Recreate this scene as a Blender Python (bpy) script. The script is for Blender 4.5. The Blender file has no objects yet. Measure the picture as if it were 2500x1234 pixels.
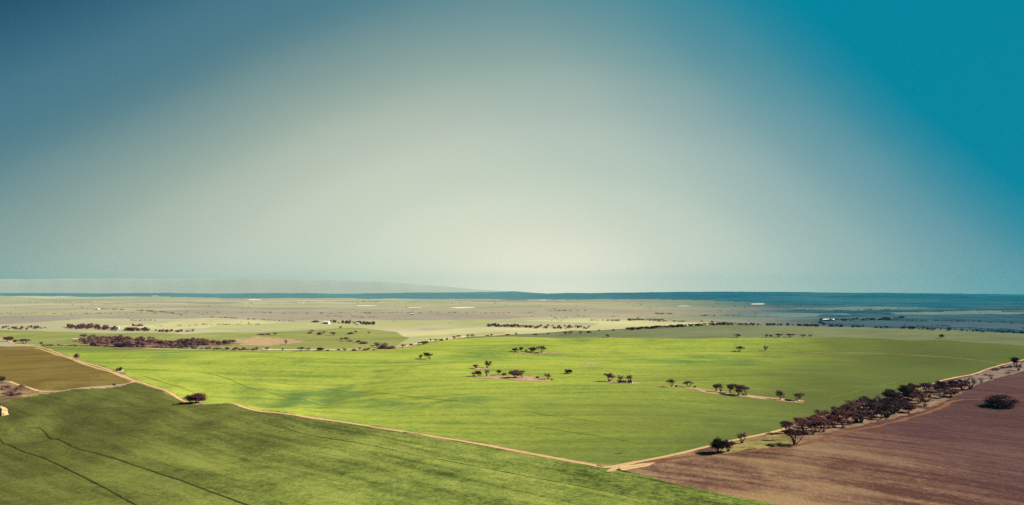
import bpy, math, random
import numpy as np
from mathutils import Vector

S = bpy.context.scene
COL = S.collection
R = math.radians


def lin(r, g, b):
    f = lambda c: (c / 255 / 12.92) if c / 255 <= 0.04045 else ((c / 255 + 0.055) / 1.055) ** 2.4
    return (f(r), f(g), f(b))


# ---------------------------------------------------------------- camera, sky, sun, exposure
EYE = 60.0          # height of the drone above the plain, metres
FPX = 1800.0        # focal length in pixels of the 2500 px wide photograph
HZ = 714.0          # eye level in the photograph
cam = bpy.data.cameras.new('camera')
cam.sensor_width = 36.0
cam.lens = FPX / 2500 * 36.0
cam.shift_y = (HZ - 617.0) / 2500
cam.clip_start = 1.0
cam.clip_end = 60000.0
cam_ob = bpy.data.objects.new('camera', cam)
cam_ob.location = (0, 0, EYE)
cam_ob.rotation_euler = (R(90), 0, 0)
COL.objects.link(cam_ob)
S.camera = cam_ob

EXPO = 2.1
S.view_settings.view_transform = 'Standard'
S.view_settings.look = 'None'
S.view_settings.exposure = EXPO
S.view_settings.gamma = 1.0
S.view_settings.use_curve_mapping = False
S.cycles.max_bounces = 5
S.cycles.volume_bounces = 0
S.cycles.use_denoising = False

SUN_AZ, SUN_EL = R(80), R(33)
sun = bpy.data.lights.new('sun', 'SUN')
sun.energy = 5.0
sun.angle = R(0.5)
sun.color = (1.0, 0.93, 0.82)
sun_ob = bpy.data.objects.new('sun', sun)
sv = Vector((math.cos(SUN_EL) * math.sin(SUN_AZ), math.cos(SUN_EL) * math.cos(SUN_AZ), math.sin(SUN_EL)))
sun_ob.rotation_euler = sv.to_track_quat('Z', 'Y').to_euler()
COL.objects.link(sun_ob)

world = bpy.data.worlds.new('World')
S.world = world
world.use_nodes = True


class NT:
    """Small helper to write node graphs as expressions."""

    def __init__(self, tree):
        self.t = tree

    def n(self, kind, **kw):
        nd = self.t.nodes.new(kind)
        for k, v in kw.items():
            setattr(nd, k, v)
        return nd

    def put(self, sock, v):
        if hasattr(v, 'is_output'):
            self.t.links.new(v, sock)
        elif isinstance(v, (tuple, list)) and len(v) == 3 and sock.type == 'RGBA':
            sock.default_value = (*v, 1)
        else:
            sock.default_value = v

    def math(self, op, a, b=0.0, c=0.0, clamp=False):
        m = self.n('ShaderNodeMath', operation=op, use_clamp=clamp)
        self.put(m.inputs[0], a)
        self.put(m.inputs[1], b)
        self.put(m.inputs[2], c)
        return m.outputs[0]

    def mix(self, f, a, b, mode='MIX'):
        m = self.n('ShaderNodeMix', data_type='RGBA', blend_type=mode)
        self.put(m.inputs[0], f)
        self.put(m.inputs[6], a)
        self.put(m.inputs[7], b)
        return m.outputs[2]

    def remap(self, v, a, b, c=0.0, d=1.0, smooth=True):
        m = self.n('ShaderNodeMapRange', interpolation_type='SMOOTHSTEP' if smooth else 'LINEAR')
        for i, x in enumerate((v, a, b, c, d)):
            self.put(m.inputs[i], x)
        return m.outputs[0]

    def ramp(self, f, stops):
        r = self.n('ShaderNodeValToRGB')
        e = r.color_ramp.elements
        while len(e) < len(stops):
            e.new(0.5)
        for k, (p, c) in enumerate(stops):
            e[k].position = p
            e[k].color = (*c, 1)
        self.put(r.inputs[0], f)
        return r.outputs[0]

    def noise(self, vec, scale, detail=3.0, rough=0.55, dist=0.0):
        n = self.n('ShaderNodeTexNoise')
        self.put(n.inputs['Vector'], vec)
        n.inputs['Scale'].default_value = scale
        n.inputs['Detail'].default_value = detail
        n.inputs['Roughness'].default_value = rough
        n.inputs['Distortion'].default_value = dist
        return n.outputs[0]

    def mapping(self, vec, loc=(0, 0, 0), rotz=0.0, scale=(1, 1, 1)):
        m = self.n('ShaderNodeMapping')
        self.put(m.inputs[0], vec)
        m.inputs[1].default_value = loc
        m.inputs[2].default_value = (0, 0, rotz)
        m.inputs[3].default_value = scale
        return m.outputs[0]


def build_world():
    t = world.node_tree
    t.nodes.clear()
    g = NT(t)
    out = g.n('ShaderNodeOutputWorld')
    bg = g.n('ShaderNodeBackground')
    t.links.new(bg.outputs[0], out.inputs[0])
    sky = g.n('ShaderNodeTexSky', sky_type='NISHITA', sun_disc=False)
    sky.sun_elevation = SUN_EL
    sky.sun_rotation = SUN_AZ
    sky.dust_density = 3.0
    tc = g.n('ShaderNodeTexCoord')
    sep = g.n('ShaderNodeSeparateXYZ')
    t.links.new(tc.outputs['Generated'], sep.inputs[0])
    x, y, z = sep.outputs
    # distance from the pale glow that sits low over the plain
    xc = g.math('SUBTRACT', x, 0.07)
    xx = g.math('MULTIPLY', xc, 0.919)
    zz = g.math('MULTIPLY', z, 2.0)
    back = g.math('SUBTRACT', 1.0, y)
    m2 = g.math('ADD', g.math('MULTIPLY', xx, xx), g.math('MULTIPLY', zz, zz))
    m2 = g.math('ADD', m2, g.math('MULTIPLY', g.math('MULTIPLY', back, back), 0.3))
    ax = g.math('SUBTRACT', g.math('SQRT', g.math('ADD', g.math('MULTIPLY', xc, xc), 0.347)), 0.589)
    cross = g.math('MULTIPLY', ax, g.math('MAXIMUM', z, 0.0))
    # faint unevenness of the air so that the gradient is not perfectly clean
    nz = g.noise(g.mapping(tc.outputs['Generated'], scale=(1, 1, 2.5)), 2.2, 5.0, .6)
    m = g.math('ADD', g.math('SQRT', m2), g.math('MULTIPLY', cross, 3.895))
    m = g.math('ADD', m, g.math('MULTIPLY', g.math('SUBTRACT', nz, 0.5), 0.03))
    f = g.math('DIVIDE', m, 2.0)
    grad = g.ramp(f, [(0.0, lin(255, 247, 220)), (0.075, lin(231, 231, 207)), (0.15, lin(209, 217, 196)), (0.225, lin(193, 202, 185)),
                      (0.30, lin(161, 178, 165)), (0.40, lin(101, 136, 143)), (0.50, lin(66, 111, 131)), (0.65, lin(8, 52, 88)), (0.9, lin(8, 52, 88))])
    grad.node.color_ramp.interpolation = 'CARDINAL'
    s = g.math('ADD', x, g.math('MULTIPLY', z, 0.971))
    s = g.math('ADD', s, g.math('MULTIPLY', g.math('SUBTRACT', nz, 0.5), 0.04))
    s = g.math('ADD', s, 0.1)
    tf = g.ramp(s, [(0.057, (0, 0, 0)), (0.30, (.13, .13, .13)), (0.468, (.276, .276, .276)), (0.60, (.53, .53, .53)), (0.70, (.78, .78, .78)), (0.78, (1, 1, 1))])
    tf.node.color_ramp.interpolation = 'CARDINAL'
    grad = g.mix(tf, grad, lin(0, 132, 158))
    k = 10.0 / (2 ** EXPO)
    grad = g.mix(1.0, grad, (k, k, k), 'MULTIPLY')
    col = g.mix(0.001, grad, sky.outputs[0])
    g.put(bg.inputs[0], col)
    bg.inputs[1].default_value = 0.1


build_world()


# ---------------------------------------------------------------- the lie of the land
def sstep(a, b, v):
    t = np.clip((v - a) / (b - a), 0, 1)
    return t * t * (3 - 2 * t)


_rs = np.random.RandomState(11)
WAVES = []
for wl, am in ((70, .10), (95, .2), (120, .32), (170, .5), (240, .7), (380, 1.0), (700, 1.5), (1500, 2.2)):
    for _ in range(3):
        a = _rs.uniform(0, 2 * math.pi)
        WAVES.append((2 * math.pi / wl * math.cos(a), 2 * math.pi / wl * math.sin(a), _rs.uniform(0, 6.28), am * .62))


def ground(x, y):
    x = np.asarray(x, float)
    y = np.asarray(y, float)
    r = np.hypot(x, y)
    z = np.zeros_like(x + y)
    for kx, ky, p, a in WAVES:
        z = z + a * np.sin(kx * x + ky * y + p)
    z = z * sstep(60, 320, r)
    # brow of the near crop hill, with a hollow behind it on the left
    cy = np.interp(x, [-700, -500, -300, -215, -185, -142, -100, -50, 50, 300], [80, 150, 235, 296, 332, 352, 350, 330, 250, 150])
    am = np.interp(x, [-700, -150, -110, -75, -30], [1, 1, .75, .3, 0])
    q = y - cy
    z = z + am * (4.2 * sstep(-100, -6, q) - 10.6 * sstep(-5, 56, q) + 6.4 * sstep(80, 280, q))
    z = z - 3.4 * np.exp(-((q + 46) / 17) ** 2) * np.interp(x, [-400, -190, -120, -60], [1, 1, .5, 0])
    fold = .42 * np.sin(.235 * x + .055 * y + .6) + .34 * np.sin(.148 * x - .03 * y + 2.0) + .3 * np.sin(.105 * x + .08 * y)
    z = z + fold * .75 * sstep(-55, -120, x) * sstep(235, 290, y) * sstep(520, 430, y)
    # long swell that carries the bright field on the left
    cy = np.interp(x, [-700, -420, -230, 0, 200], [640, 660, 665, 700, 720])
    q = y - cy
    z = z + 3.2 * np.exp(-(q / np.where(q > 0, 45, 110)) ** 2) * np.interp(x, [-700, -450, -150, 100], [0.4, 1, 1, 0])
    # two swells on the right: front crest of the bright field, and the far crest with the tree line
    cy = np.interp(x, [-200, -50, 120, 307, 400, 500, 800], [720, 755, 815, 850, 800, 712, 560])
    q = y - cy
    z = z + 5.0 * np.exp(-(q / np.where(q > 0, 50, 120)) ** 2) * np.interp(x, [-150, 60, 250, 900], [0, .7, 1, 1])
    cy = np.interp(x, [0, 110, 323, 452, 562, 619, 900], [940, 985, 1135, 1084, 1011, 891, 700])
    q = y - cy
    z = z + 10.0 * np.exp(-(q / np.where(q > 0, 130, 330)) ** 2) * np.interp(x, [60, 180, 330, 1400], [0, .6, 1, 1])
    # low swell in the middle of the bright field
    z = z + 2.6 * np.exp(-((x - 210) / 230) ** 2 - ((y - 545) / 55) ** 2)
    # far rises that end the plain
    u = x / np.maximum(np.abs(y), 1)
    hr = np.interp(u, [-.2, .02, .08, .20, .28, .40, .53, .70, 1.2], [0, 30, 42, 54, 61, 56, 45, 26, 0])
    z = z + np.where(y > 0, hr * sstep(3700, 6900, r), 0)
    hl = np.interp(u, [-1.4, -.75, -.4, 0.0, .05], [34, 46, 44, 38, 0]) + 1.0 * np.sin(u * 37) + .7 * np.sin(u * 90)
    z = z + np.where(y > 0, hl * sstep(7000, 9300, r), 0)
    return z


_DD = np.geomspace(40, 12400, 1100)


def pix(px, py):
    """Where the line of sight of a photograph pixel meets the land."""
    u = (px - 1250.0) / FPX
    v = (HZ - py) / FPX
    zr = EYE + v * _DD
    zg = ground(u * _DD, _DD)
    hit = np.nonzero(zr <= zg)[0]
    if len(hit) == 0:
        d = 11500.0
    else:
        i = max(hit[0], 1)
        lo, hi = _DD[i - 1], _DD[i]
        for _ in range(3):
            dd = np.linspace(lo, hi, 24)
            j = np.nonzero(EYE + v * dd <= ground(u * dd, dd))[0]
            j = max(int(j[0]) if len(j) else 23, 1)
            lo, hi = dd[j - 1], dd[j]
        d = float(hi)
    return (u * d, d)


def gz(x, y):
    return float(ground(np.array([x]), np.array([y]))[0])


# ---------------------------------------------------------------- materials
ALB = 0.80          # all base colours below are scaled by this


def material(name, build, rough=0.9, spec=0.0):
    m = bpy.data.materials.new(name)
    m.use_nodes = True
    t = m.node_tree
    g = NT(t)
    b = t.nodes['Principled BSDF']
    b.inputs['Roughness'].default_value = rough
    b.inputs['Specular IOR Level'].default_value = spec
    col, height, strength, dist = build(g)
    col = g.mix(1.0, col, (ALB, ALB, ALB), 'MULTIPLY')
    g.put(b.inputs['Base Color'], col)
    if height is not None:
        bp = g.n('ShaderNodeBump')
        bp.inputs['Strength'].default_value = strength
        bp.inputs['Distance'].default_value = dist
        g.put(bp.inputs['Height'], height)
        t.links.new(bp.outputs[0], b.inputs['Normal'])
    return m


def pos(g):
    return g.n('ShaderNodeTexCoord').outputs['Object']


def crop(name, dark, mid, light, ang, patch=90.0, row=1.2, rowamt=.35, big=None, bump=.5, speck=1.4, contrast=1.0):
    """A sown paddock: rows along `ang`, thick and thin patches, fine leafy speckle."""
    def build(g):
        p = pos(g)
        along = g.mapping(p, rotz=-ang)
        streak = g.mapping(along, scale=(.10, 1, 1))
        n1 = g.noise(p, 1 / patch, 4, .6, .4)
        n2 = g.noise(p, 1 / (patch * .22), 4, .62, .2)
        n3 = g.noise(streak, 1 / 14.0, 4, .6)
        n4 = g.noise(g.mapping(along, scale=(.06, 1, 1)), 1 / (row * 1.6), 2, .5)
        n5 = g.noise(p, 1 / speck, 3, .7)
        n6 = g.noise(p, 1 / (speck * 2.4), 3, .65)
        f = g.math('MULTIPLY', g.math('SUBTRACT', n1, .5), 1.5 * contrast)
        for n, w in ((n2, .75), (n3, 1.4), (n4, rowamt), (n5, 1.2), (n6, .95)):
            f = g.math('ADD', f, g.math('MULTIPLY', g.math('SUBTRACT', n, .5), w * contrast))
        f = g.math('ADD', f, .5)
        c = g.ramp(f, [(0.08, dark), (0.5, mid), (0.92, light)])
        if big:
            c = big(g, p, c, n1, n2, n3)
        h = g.math('ADD', g.math('MULTIPLY', n5, .7), g.math('MULTIPLY', n4, .5))
        return c, h, bump, .45
    return material(name, build)


ROW_NEAR = math.atan2(-129, 174)
ROW_PLOUGH = math.atan2(-40, 65)


def bright_extra(g, p, c, n1, n2, n3):
    # thicker, bluer growth in the hollows
    a = g.noise(g.mapping(p, loc=(310, 45, 0)), 1 / 150.0, 4, .6, .6)
    b = g.noise(g.mapping(p, loc=(10, 945, 0), scale=(1, .8, 1)), 1 / 38.0, 4, .65, .5)
    f = g.math('MULTIPLY', g.remap(a, .52, .64), g.remap(b, .38, .62))
    c = g.mix(g.math('MULTIPLY', f, .75), c, (.045, .085, .026))
    sep = g.n('ShaderNodeSeparateXYZ')
    g.put(sep.inputs[0], p)
    # a darker green strip behind the left swell, along the western road
    yb = g.math('ADD', sep.outputs[1], g.math('MULTIPLY', g.math('SUBTRACT', n2, .5), 60.0))
    fb = g.math('MULTIPLY', g.remap(yb, 655, 720), g.remap(sep.outputs[0], -110, -270))
    c = g.mix(g.math('MULTIPLY', fb, .6), c, (.055, .075, .020))
    # vignette darkening painted into the wheat colour on the east side
    e = g.math('ADD', sep.outputs[0], g.math('MULTIPLY', g.math('SUBTRACT', n1, .5), 260.0))
    e = g.math('ADD', e, g.math('MULTIPLY', g.math('SUBTRACT', n2, .5), 120.0))
    e = g.math('SUBTRACT', e, g.math('MULTIPLY', sep.outputs[1], .6))
    return g.mix(g.math('MULTIPLY', g.remap(e, -300, -30), .92), c, (.040, .050, .016))


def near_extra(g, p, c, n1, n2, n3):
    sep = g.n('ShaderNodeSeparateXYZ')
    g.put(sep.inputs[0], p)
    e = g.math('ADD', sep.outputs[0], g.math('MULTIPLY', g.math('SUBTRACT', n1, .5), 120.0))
    # vignette darkening painted into the crop colour towards the west
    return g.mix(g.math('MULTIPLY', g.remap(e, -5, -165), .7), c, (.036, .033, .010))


def plough_extra(g, p, c, n1, n2, n3):
    sep = g.n('ShaderNodeSeparateXYZ')
    g.put(sep.inputs[0], p)
    f = g.remap(g.math('ADD', g.math('MULTIPLY', n1, .7), g.math('MULTIPLY', n3, .5)), .50, .72)
    xw = g.math('ADD', sep.outputs[0], g.math('MULTIPLY', g.math('SUBTRACT', n1, .5), 70.0))
    # stubble still lies pale on the west side; a purple vignette darkening is painted in on the east
    c = g.mix(g.math('MULTIPLY', g.math('MULTIPLY', f, g.remap(xw, 165, 85)), .85), c, (.150, .098, .050))
    return g.mix(g.math('MULTIPLY', g.remap(xw, 85, 185), .75), c, (.032, .016, .020))


M = {}
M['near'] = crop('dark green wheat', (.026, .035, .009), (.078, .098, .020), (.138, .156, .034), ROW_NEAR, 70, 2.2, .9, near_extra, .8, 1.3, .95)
M['bright'] = crop('bright young wheat', (.074, .105, .020), (.140, .168, .025), (.192, .206, .034), 0.03, 130, 3.2, .8, bright_extra, .5, 1.8, .88)
M['plough'] = crop('red brown fallow', (.046, .022, .017), (.086, .046, .031), (.145, .086, .056), ROW_PLOUGH, 60, 2.4, 1.3, plough_extra, .9, 1.3, 1.15)
M['olive'] = crop('grazed olive paddock', (.055, .040, .011), (.086, .062, .017), (.118, .084, .026), .3, 80, 1.5, .15, None, .4, 1.6, .7)
M['rough'] = crop('rough grass and litter', (.060, .038, .022), (.115, .078, .040), (.170, .125, .062), .1, 25, 2.0, .2, None, .5, 1.2, 1.2)
M['verge'] = crop('dry verge grass', (.070, .056, .018), (.125, .105, .036), (.175, .135, .06), .1, 25, 2.0, .2, None, .5, 1.2, 1.1)
M['backgreen'] = crop('pale green back paddock', (.058, .066, .032), (.080, .090, .045), (.104, .112, .058), .05, 240, 3, .2, None, .25, 3, .6)
M['farpaddock'] = crop('far mixed green paddock', (.080, .088, .024), (.124, .132, .040), (.160, .158, .058), .0, 200, 3, .2, None, .25, 3, .8)
M['stubble'] = crop('cream stubble', (.190, .182, .090), (.240, .226, .115), (.278, .255, .138), .0, 260, 4, .2, None, .2, 4, .7)
M['straw'] = crop('yellow green stubble', (.150, .155, .062), (.190, .188, .080), (.222, .210, .100), .0, 260, 4, .2, None, .2, 4, .7)


def plain_build(g):
    p = pos(g)
    warp = g.noise(p, 1 / 900.0, 2)
    v = g.n('ShaderNodeTexVoronoi', distance='CHEBYCHEV', feature='F1')
    g.put(v.inputs['Vector'], g.mapping(p, rotz=.12, scale=(.7, 1, 1)))
    v.inputs['Scale'].default_value = 1 / 620.0
    v.inputs['Randomness'].default_value = .85
    sp = g.n('ShaderNodeSeparateColor')
    g.put(sp.inputs[0], v.outputs['Color'])
    cell = sp.outputs[0]
    n1 = g.noise(p, 1 / 700.0, 5, .6, .3)
    n2 = g.noise(p, 1 / 90.0, 5, .65)
    n3 = g.noise(p, 1 / 14.0, 3, .7)
    f = g.math('ADD', g.math('MULTIPLY', cell, .75), g.math('MULTIPLY', g.math('SUBTRACT', n1, .5), .8))
    f = g.math('ADD', f, .1)
    c = g.ramp(f, [(0.0, (.126, .108, .090)), (.22, (.158, .138, .100)), (.45, (.200, .180, .108)),
                   (.62, (.158, .166, .086)), (.85, (.228, .204, .126)), (1.0, (.275, .250, .162))])
    c = g.mix(g.math('MULTIPLY', g.remap(n2, .5, .75), .28), c, (.100, .078, .066))
    c = g.mix(g.math('MULTIPLY', g.remap(n3, .5, .75), .18), c, (.11, .09, .065))
    # eastward heath, with a blue vignette darkening painted into its colour
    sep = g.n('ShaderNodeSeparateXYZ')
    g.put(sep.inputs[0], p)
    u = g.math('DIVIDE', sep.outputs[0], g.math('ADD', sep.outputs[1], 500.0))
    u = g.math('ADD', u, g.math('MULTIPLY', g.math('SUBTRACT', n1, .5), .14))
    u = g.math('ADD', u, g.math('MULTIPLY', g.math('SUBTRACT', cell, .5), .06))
    heath = g.ramp(n2, [(.3, (.004, .018, .032)), (.5, (.009, .034, .052)), (.72, (.026, .060, .074))])  # heath colour with the blue vignette darkening in it
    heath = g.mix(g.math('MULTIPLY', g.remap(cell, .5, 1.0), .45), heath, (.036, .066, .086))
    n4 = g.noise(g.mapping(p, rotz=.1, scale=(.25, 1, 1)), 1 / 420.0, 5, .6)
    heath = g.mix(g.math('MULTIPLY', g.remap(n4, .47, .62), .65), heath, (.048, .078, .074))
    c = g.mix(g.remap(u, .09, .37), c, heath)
    return c, None, 0, 0


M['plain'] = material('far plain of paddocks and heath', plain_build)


def forest_build(g):
    p = pos(g)
    n1 = g.noise(p, 1 / 1400.0, 4, .6)
    n2 = g.noise(p, 1 / 160.0, 5, .7)
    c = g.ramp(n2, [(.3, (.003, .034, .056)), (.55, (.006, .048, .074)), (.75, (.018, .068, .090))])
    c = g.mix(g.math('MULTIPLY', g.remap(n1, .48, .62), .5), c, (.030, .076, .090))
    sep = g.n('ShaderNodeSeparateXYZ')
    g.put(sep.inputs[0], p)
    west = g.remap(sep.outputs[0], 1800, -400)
    c = g.mix(g.math('MULTIPLY', west, .75), c, (.062, .112, .112))  # distance haze painted in as a paler western forest
    return c, None, 0, 0


def flat_noise(a, b, sc=3.0, bump=.5):
    def build(g):
        p = pos(g)
        n1 = g.noise(p, 1 / (sc * 4), 4, .6)
        n2 = g.noise(p, 1 / sc, 4, .7)
        f = g.math('ADD', g.math('MULTIPLY', n1, .6), g.math('MULTIPLY', n2, .4))
        return g.ramp(f, [(.34, a), (.66, b)]), n2, bump, .2
    return build


M['range'] = material('haze pale range', flat_noise((.200, .205, .168), (.215, .220, .182), 900, 0))  # the paleness of haze is put into this colour
M['forest'] = material('far dark forest', forest_build)


def track_build(a, b, c):
    def build(g):
        p = pos(g)
        n1 = g.noise(p, 1 / 9.0, 4, .6)
        n2 = g.noise(p, 1 / 1.3, 3, .7)
        uv = g.n('ShaderNodeUVMap')
        sp = g.n('ShaderNodeSeparateXYZ')
        t = g.t
        t.links.new(uv.outputs[0], sp.inputs[0])
        w = g.math('ABSOLUTE', g.math('SUBTRACT', sp.outputs[0], .5))
        # two worn wheel ruts, a rougher crown between them and loose edges
        crown = g.math('MULTIPLY', g.remap(w, .16, .06), g.remap(n1, .36, .6))
        edge = g.remap(g.math('ADD', w, g.math('MULTIPLY', g.math('SUBTRACT', n1, .5), .25)), .36, .5)
        col = g.ramp(g.math('ADD', g.math('MULTIPLY', n1, .6), g.math('MULTIPLY', n2, .4)), [(.3, b), (.65, a)])
        col = g.mix(g.math('MULTIPLY', crown, .7), col, c)
        col = g.mix(g.math('MULTIPLY', edge, .8), col, b)
        return col, n2, .5, .15
    return build


M['track'] = material('sandy track', track_build((.36, .245, .120), (.21, .130, .065), (.150, .115, .040)))
M['sand'] = material('pale sandy road', track_build((.42, .34, .215), (.27, .205, .125), (.24, .19, .10)))


M['soil'] = material('bare pinkish soil', flat_noise((.140, .090, .048), (.265, .180, .105), 2.0))
M['redsoil'] = material('bare red soil', flat_noise((.075, .032, .018), (.115, .054, .028), 2.0))
M['leaflitter'] = material('leaf litter under trees', flat_noise((.060, .034, .024), (.170, .105, .070), 1.6))
M['greysoil'] = material('greyish bare verge', flat_noise((.075, .050, .040), (.150, .105, .085), 2.0))
M['salt'] = material('salt crust', flat_noise((.30, .27, .21), (.44, .41, .34), 20.0, 0))
M['wheel'] = material('wheel marks in crop', flat_noise((.010, .011, .004), (.040, .042, .010), 1.2))
M['wheelfar'] = material('faint wheel marks in crop', flat_noise((.075, .088, .010), (.125, .135, .013), 1.5))
M['rock'] = material('tan rock', flat_noise((.20, .12, .055), (.38, .265, .135), .8, 1.0), .85)
M['stone'] = material('pale limestone rubble', flat_noise((.30, .23, .16), (.52, .44, .34), .4, .6), .85)
M['bark'] = material('grey brown bark', flat_noise((.040, .028, .024), (.110, .082, .068), .3, .4))
M['deadwood'] = material('weathered dead wood', flat_noise((.060, .045, .045), (.170, .140, .130), .3, .4))
M['ironwhite'] = material('white painted iron', flat_noise((.40, .40, .37), (.50, .50, .47), 3.0, 0), .5, .3)
M['irongrey'] = material('grey roofing iron', flat_noise((.42, .43, .42), (.56, .57, .56), 3.0, 0), .45, .4)
M['door'] = material('dark shed door', flat_noise((.05, .05, .05), (.10, .10, .10), 1.0, 0), .6)


def leaf_material(name, dark, mid, light):
    def build(g):
        oi = g.n('ShaderNodeObjectInfo')
        p = pos(g)
        n = g.noise(p, .55, 3, .6)
        n2 = g.noise(p, 3.0, 2, .7)
        f = g.math('ADD', g.math('MULTIPLY', n, .55), g.math('MULTIPLY', n2, .35))
        f = g.math('ADD', f, g.math('MULTIPLY', g.math('SUBTRACT', oi.outputs['Random'], .5), .28))
        return g.ramp(f, [(.22, dark), (.46, mid), (.72, light)]), None, 0, 0
    m = material(name, build, .8, .0)
    # thin leaves let some light through
    t = m.node_tree
    b = t.nodes['Principled BSDF']
    col = b.inputs['Base Color'].links[0].from_socket
    tr = t.nodes.new('ShaderNodeBsdfTranslucent')
    mx = t.nodes.new('ShaderNodeMixShader')
    mx.inputs[0].default_value = .35
    t.links.new(col, tr.inputs[0])
    t.links.new(b.outputs[0], mx.inputs[1])
    t.links.new(tr.outputs[0], mx.inputs[2])
    t.links.new(mx.outputs[0], t.nodes['Material Output'].inputs[0])
    return m


M['leaf'] = leaf_material('brown mallee leaves', (.026, .009, .012), (.080, .031, .036), (.185, .092, .088))
M['leafdark'] = leaf_material('dark leaves', (.012, .006, .010), (.030, .016, .021), (.068, .040, .046))
M['leafheath'] = leaf_material('dark bluish scrub leaves', (.006, .009, .016), (.014, .020, .032), (.034, .044, .058))
M['leafpale'] = leaf_material('thin olive leaves', (.045, .030, .016), (.095, .066, .032), (.150, .105, .055))
M['leafmauve'] = leaf_material('greyish brown leaves', (.060, .024, .026), (.155, .072, .070), (.260, .145, .128))


# ---------------------------------------------------------------- mesh helpers
def mesh_obj(name, verts, faces, mat, parent=None, smooth=True):
    me = bpy.data.meshes.new(name)
    verts = np.asarray(verts, np.float32)
    me.vertices.add(len(verts))
    me.vertices.foreach_set('co', verts.ravel())
    if isinstance(faces, np.ndarray):
        n, k = faces.shape
        me.loops.add(n * k)
        me.loops.foreach_set('vertex_index', faces.ravel().astype(np.int32))
        me.polygons.add(n)
        me.polygons.foreach_set('loop_start', np.arange(0, n * k, k, dtype=np.int32))
        me.update(calc_edges=True)
    else:
        me.clear_geometry()
        me.from_pydata([tuple(map(float, v)) for v in verts], [], faces)
        me.update()
    if smooth:
        me.polygons.foreach_set('use_smooth', np.ones(len(me.polygons), bool))
    me.materials.append(mat)
    o = bpy.data.objects.new(name, me)
    COL.objects.link(o)
    if parent:
        o.parent = parent
    return o


def tag(o, label, cat=None, group=None, kind=None):
    o['label'] = label
    if cat:
        o['category'] = cat
    if group:
        o['group'] = group
    if kind:
        o['kind'] = kind
    return o


def P(*pts):
    return np.array([pix(*p) for p in pts])


def inside(poly, x, y):
    res = np.zeros(len(x), bool)
    n = len(poly)
    j = n - 1
    for i in range(n):
        xi, yi = poly[i]
        xj, yj = poly[j]
        if yi != yj:
            c = ((yi > y) != (yj > y)) & (x < (xj - xi) * (y - yi) / (yj - yi) + xi)
            res ^= c
        j = i
    return res


# ---------------------------------------------------------------- the ground, cut along the paddock boundaries
EDGE_S = [(325, 929), (370, 942), (430, 969), (470, 985), (600, 996), (800, 1026), (1000, 1057), (1150, 1081), (1300, 1109), (1430, 1133), (1490, 1141)]
EDGE_E = [(1490, 1141), (1560, 1128), (1700, 1098), (1890, 1055), (1960, 1032), (2070, 998), (2250, 947), (2340, 921), (2400, 906), (2440, 893), (2500, 879), (2640, 846)]
BROW = [(100, 845), (350, 850.5), (640, 857), (860, 857), (960, 851), (1000, 844), (1060, 833), (1110, 827), (1250, 822.5), (1450, 824), (1800, 826), (2000, 825), (2300, 830), (2500, 845), (2640, 860)]
TRACK_W = [(95, 848), (140, 862), (190, 880), (250, 898), (290, 914), (325, 929)]
ROADLINE = [(1110, 827), (1170, 821), (1300, 814), (1450, 806), (1600, 799), (1760, 793), (2000, 797), (2250, 803), (2500, 815), (2800, 832)]

POLYS = [
    ('near', np.vstack([P((-500, 1010), (0, 984), (100, 963), (300, 944)), P(*EDGE_S), P((1540, 1152), (1660, 1185), (1900, 1234), (2000, 1260), (2300, 2200), (-1500, 2200), (-1500, 1050))])),
    ('rough', P((-600, 905), (0, 931), (30, 935), (60, 946), (95, 957), (180, 954), (325, 938), (330, 942), (300, 945), (100, 964), (0, 985), (-500, 1011), (-900, 1000))),
    ('plough', np.vstack([P(*EDGE_E), P((3200, 800), (4000, 2200), (2300, 2200), (2000, 1260), (1900, 1234), (1660, 1185), (1540, 1152))])),
    ('olive', np.vstack([P((-700, 843), (0, 846), (60, 846)), P(*TRACK_W), P((335, 937), (270, 942), (170, 952), (100, 955), (60, 945), (30, 934), (0, 930), (-600, 904))])),
    ('bright', np.vstack([P(*TRACK_W), P(*EDGE_S)[1:], P(*EDGE_E)[1:], P(*BROW)[::-1]])),
    ('straw', P((960, 849), (1000, 826), (1100, 815), (1230, 811), (1240, 817), (1165, 822), (1110, 827), (1060, 833), (1000, 844))),
    ('backgreen', np.vstack([P(*BROW)[7:], P(*ROADLINE)[::-1]])),
    ('farpaddock', P((-700, 815), (0, 806), (200, 812), (450, 817), (620, 812), (760, 806), (860, 800), (960, 810), (1000, 826), (960, 851), (860, 857), (640, 856), (350, 849.5), (100, 843), (40, 838), (0, 825), (-600, 832))),
    ('backgreen2', P((560, 792), (760, 789), (1000, 786), (1180, 783), (1200, 789), (1190, 797), (900, 799), (600, 801), (450, 803))),
    ('stubble', P((960, 809), (1190, 799), (1440, 800), (1460, 790), (1250, 785), (1500, 781), (1760, 789), (1755, 793), (1600, 799), (1450, 806), (1300, 814), (1170, 821), (1000, 825))),
    ('stubble2', P((260, 798), (420, 786), (600, 782), (720, 789), (560, 793), (440, 804), (420, 808), (300, 806))),
    ('forest', np.vstack([P((-900, 723), (0, 723.5), (400, 724.5), (800, 728), (1250, 733), (1500, 731), (1750, 735), (2000, 742), (2200, 748), (2350, 753), (2500, 746), (2700, 738)), np.array([[30000., 6000.], [30000., 30000.], [-30000., 30000.], [-30000., 12000.]])])),
]
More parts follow.
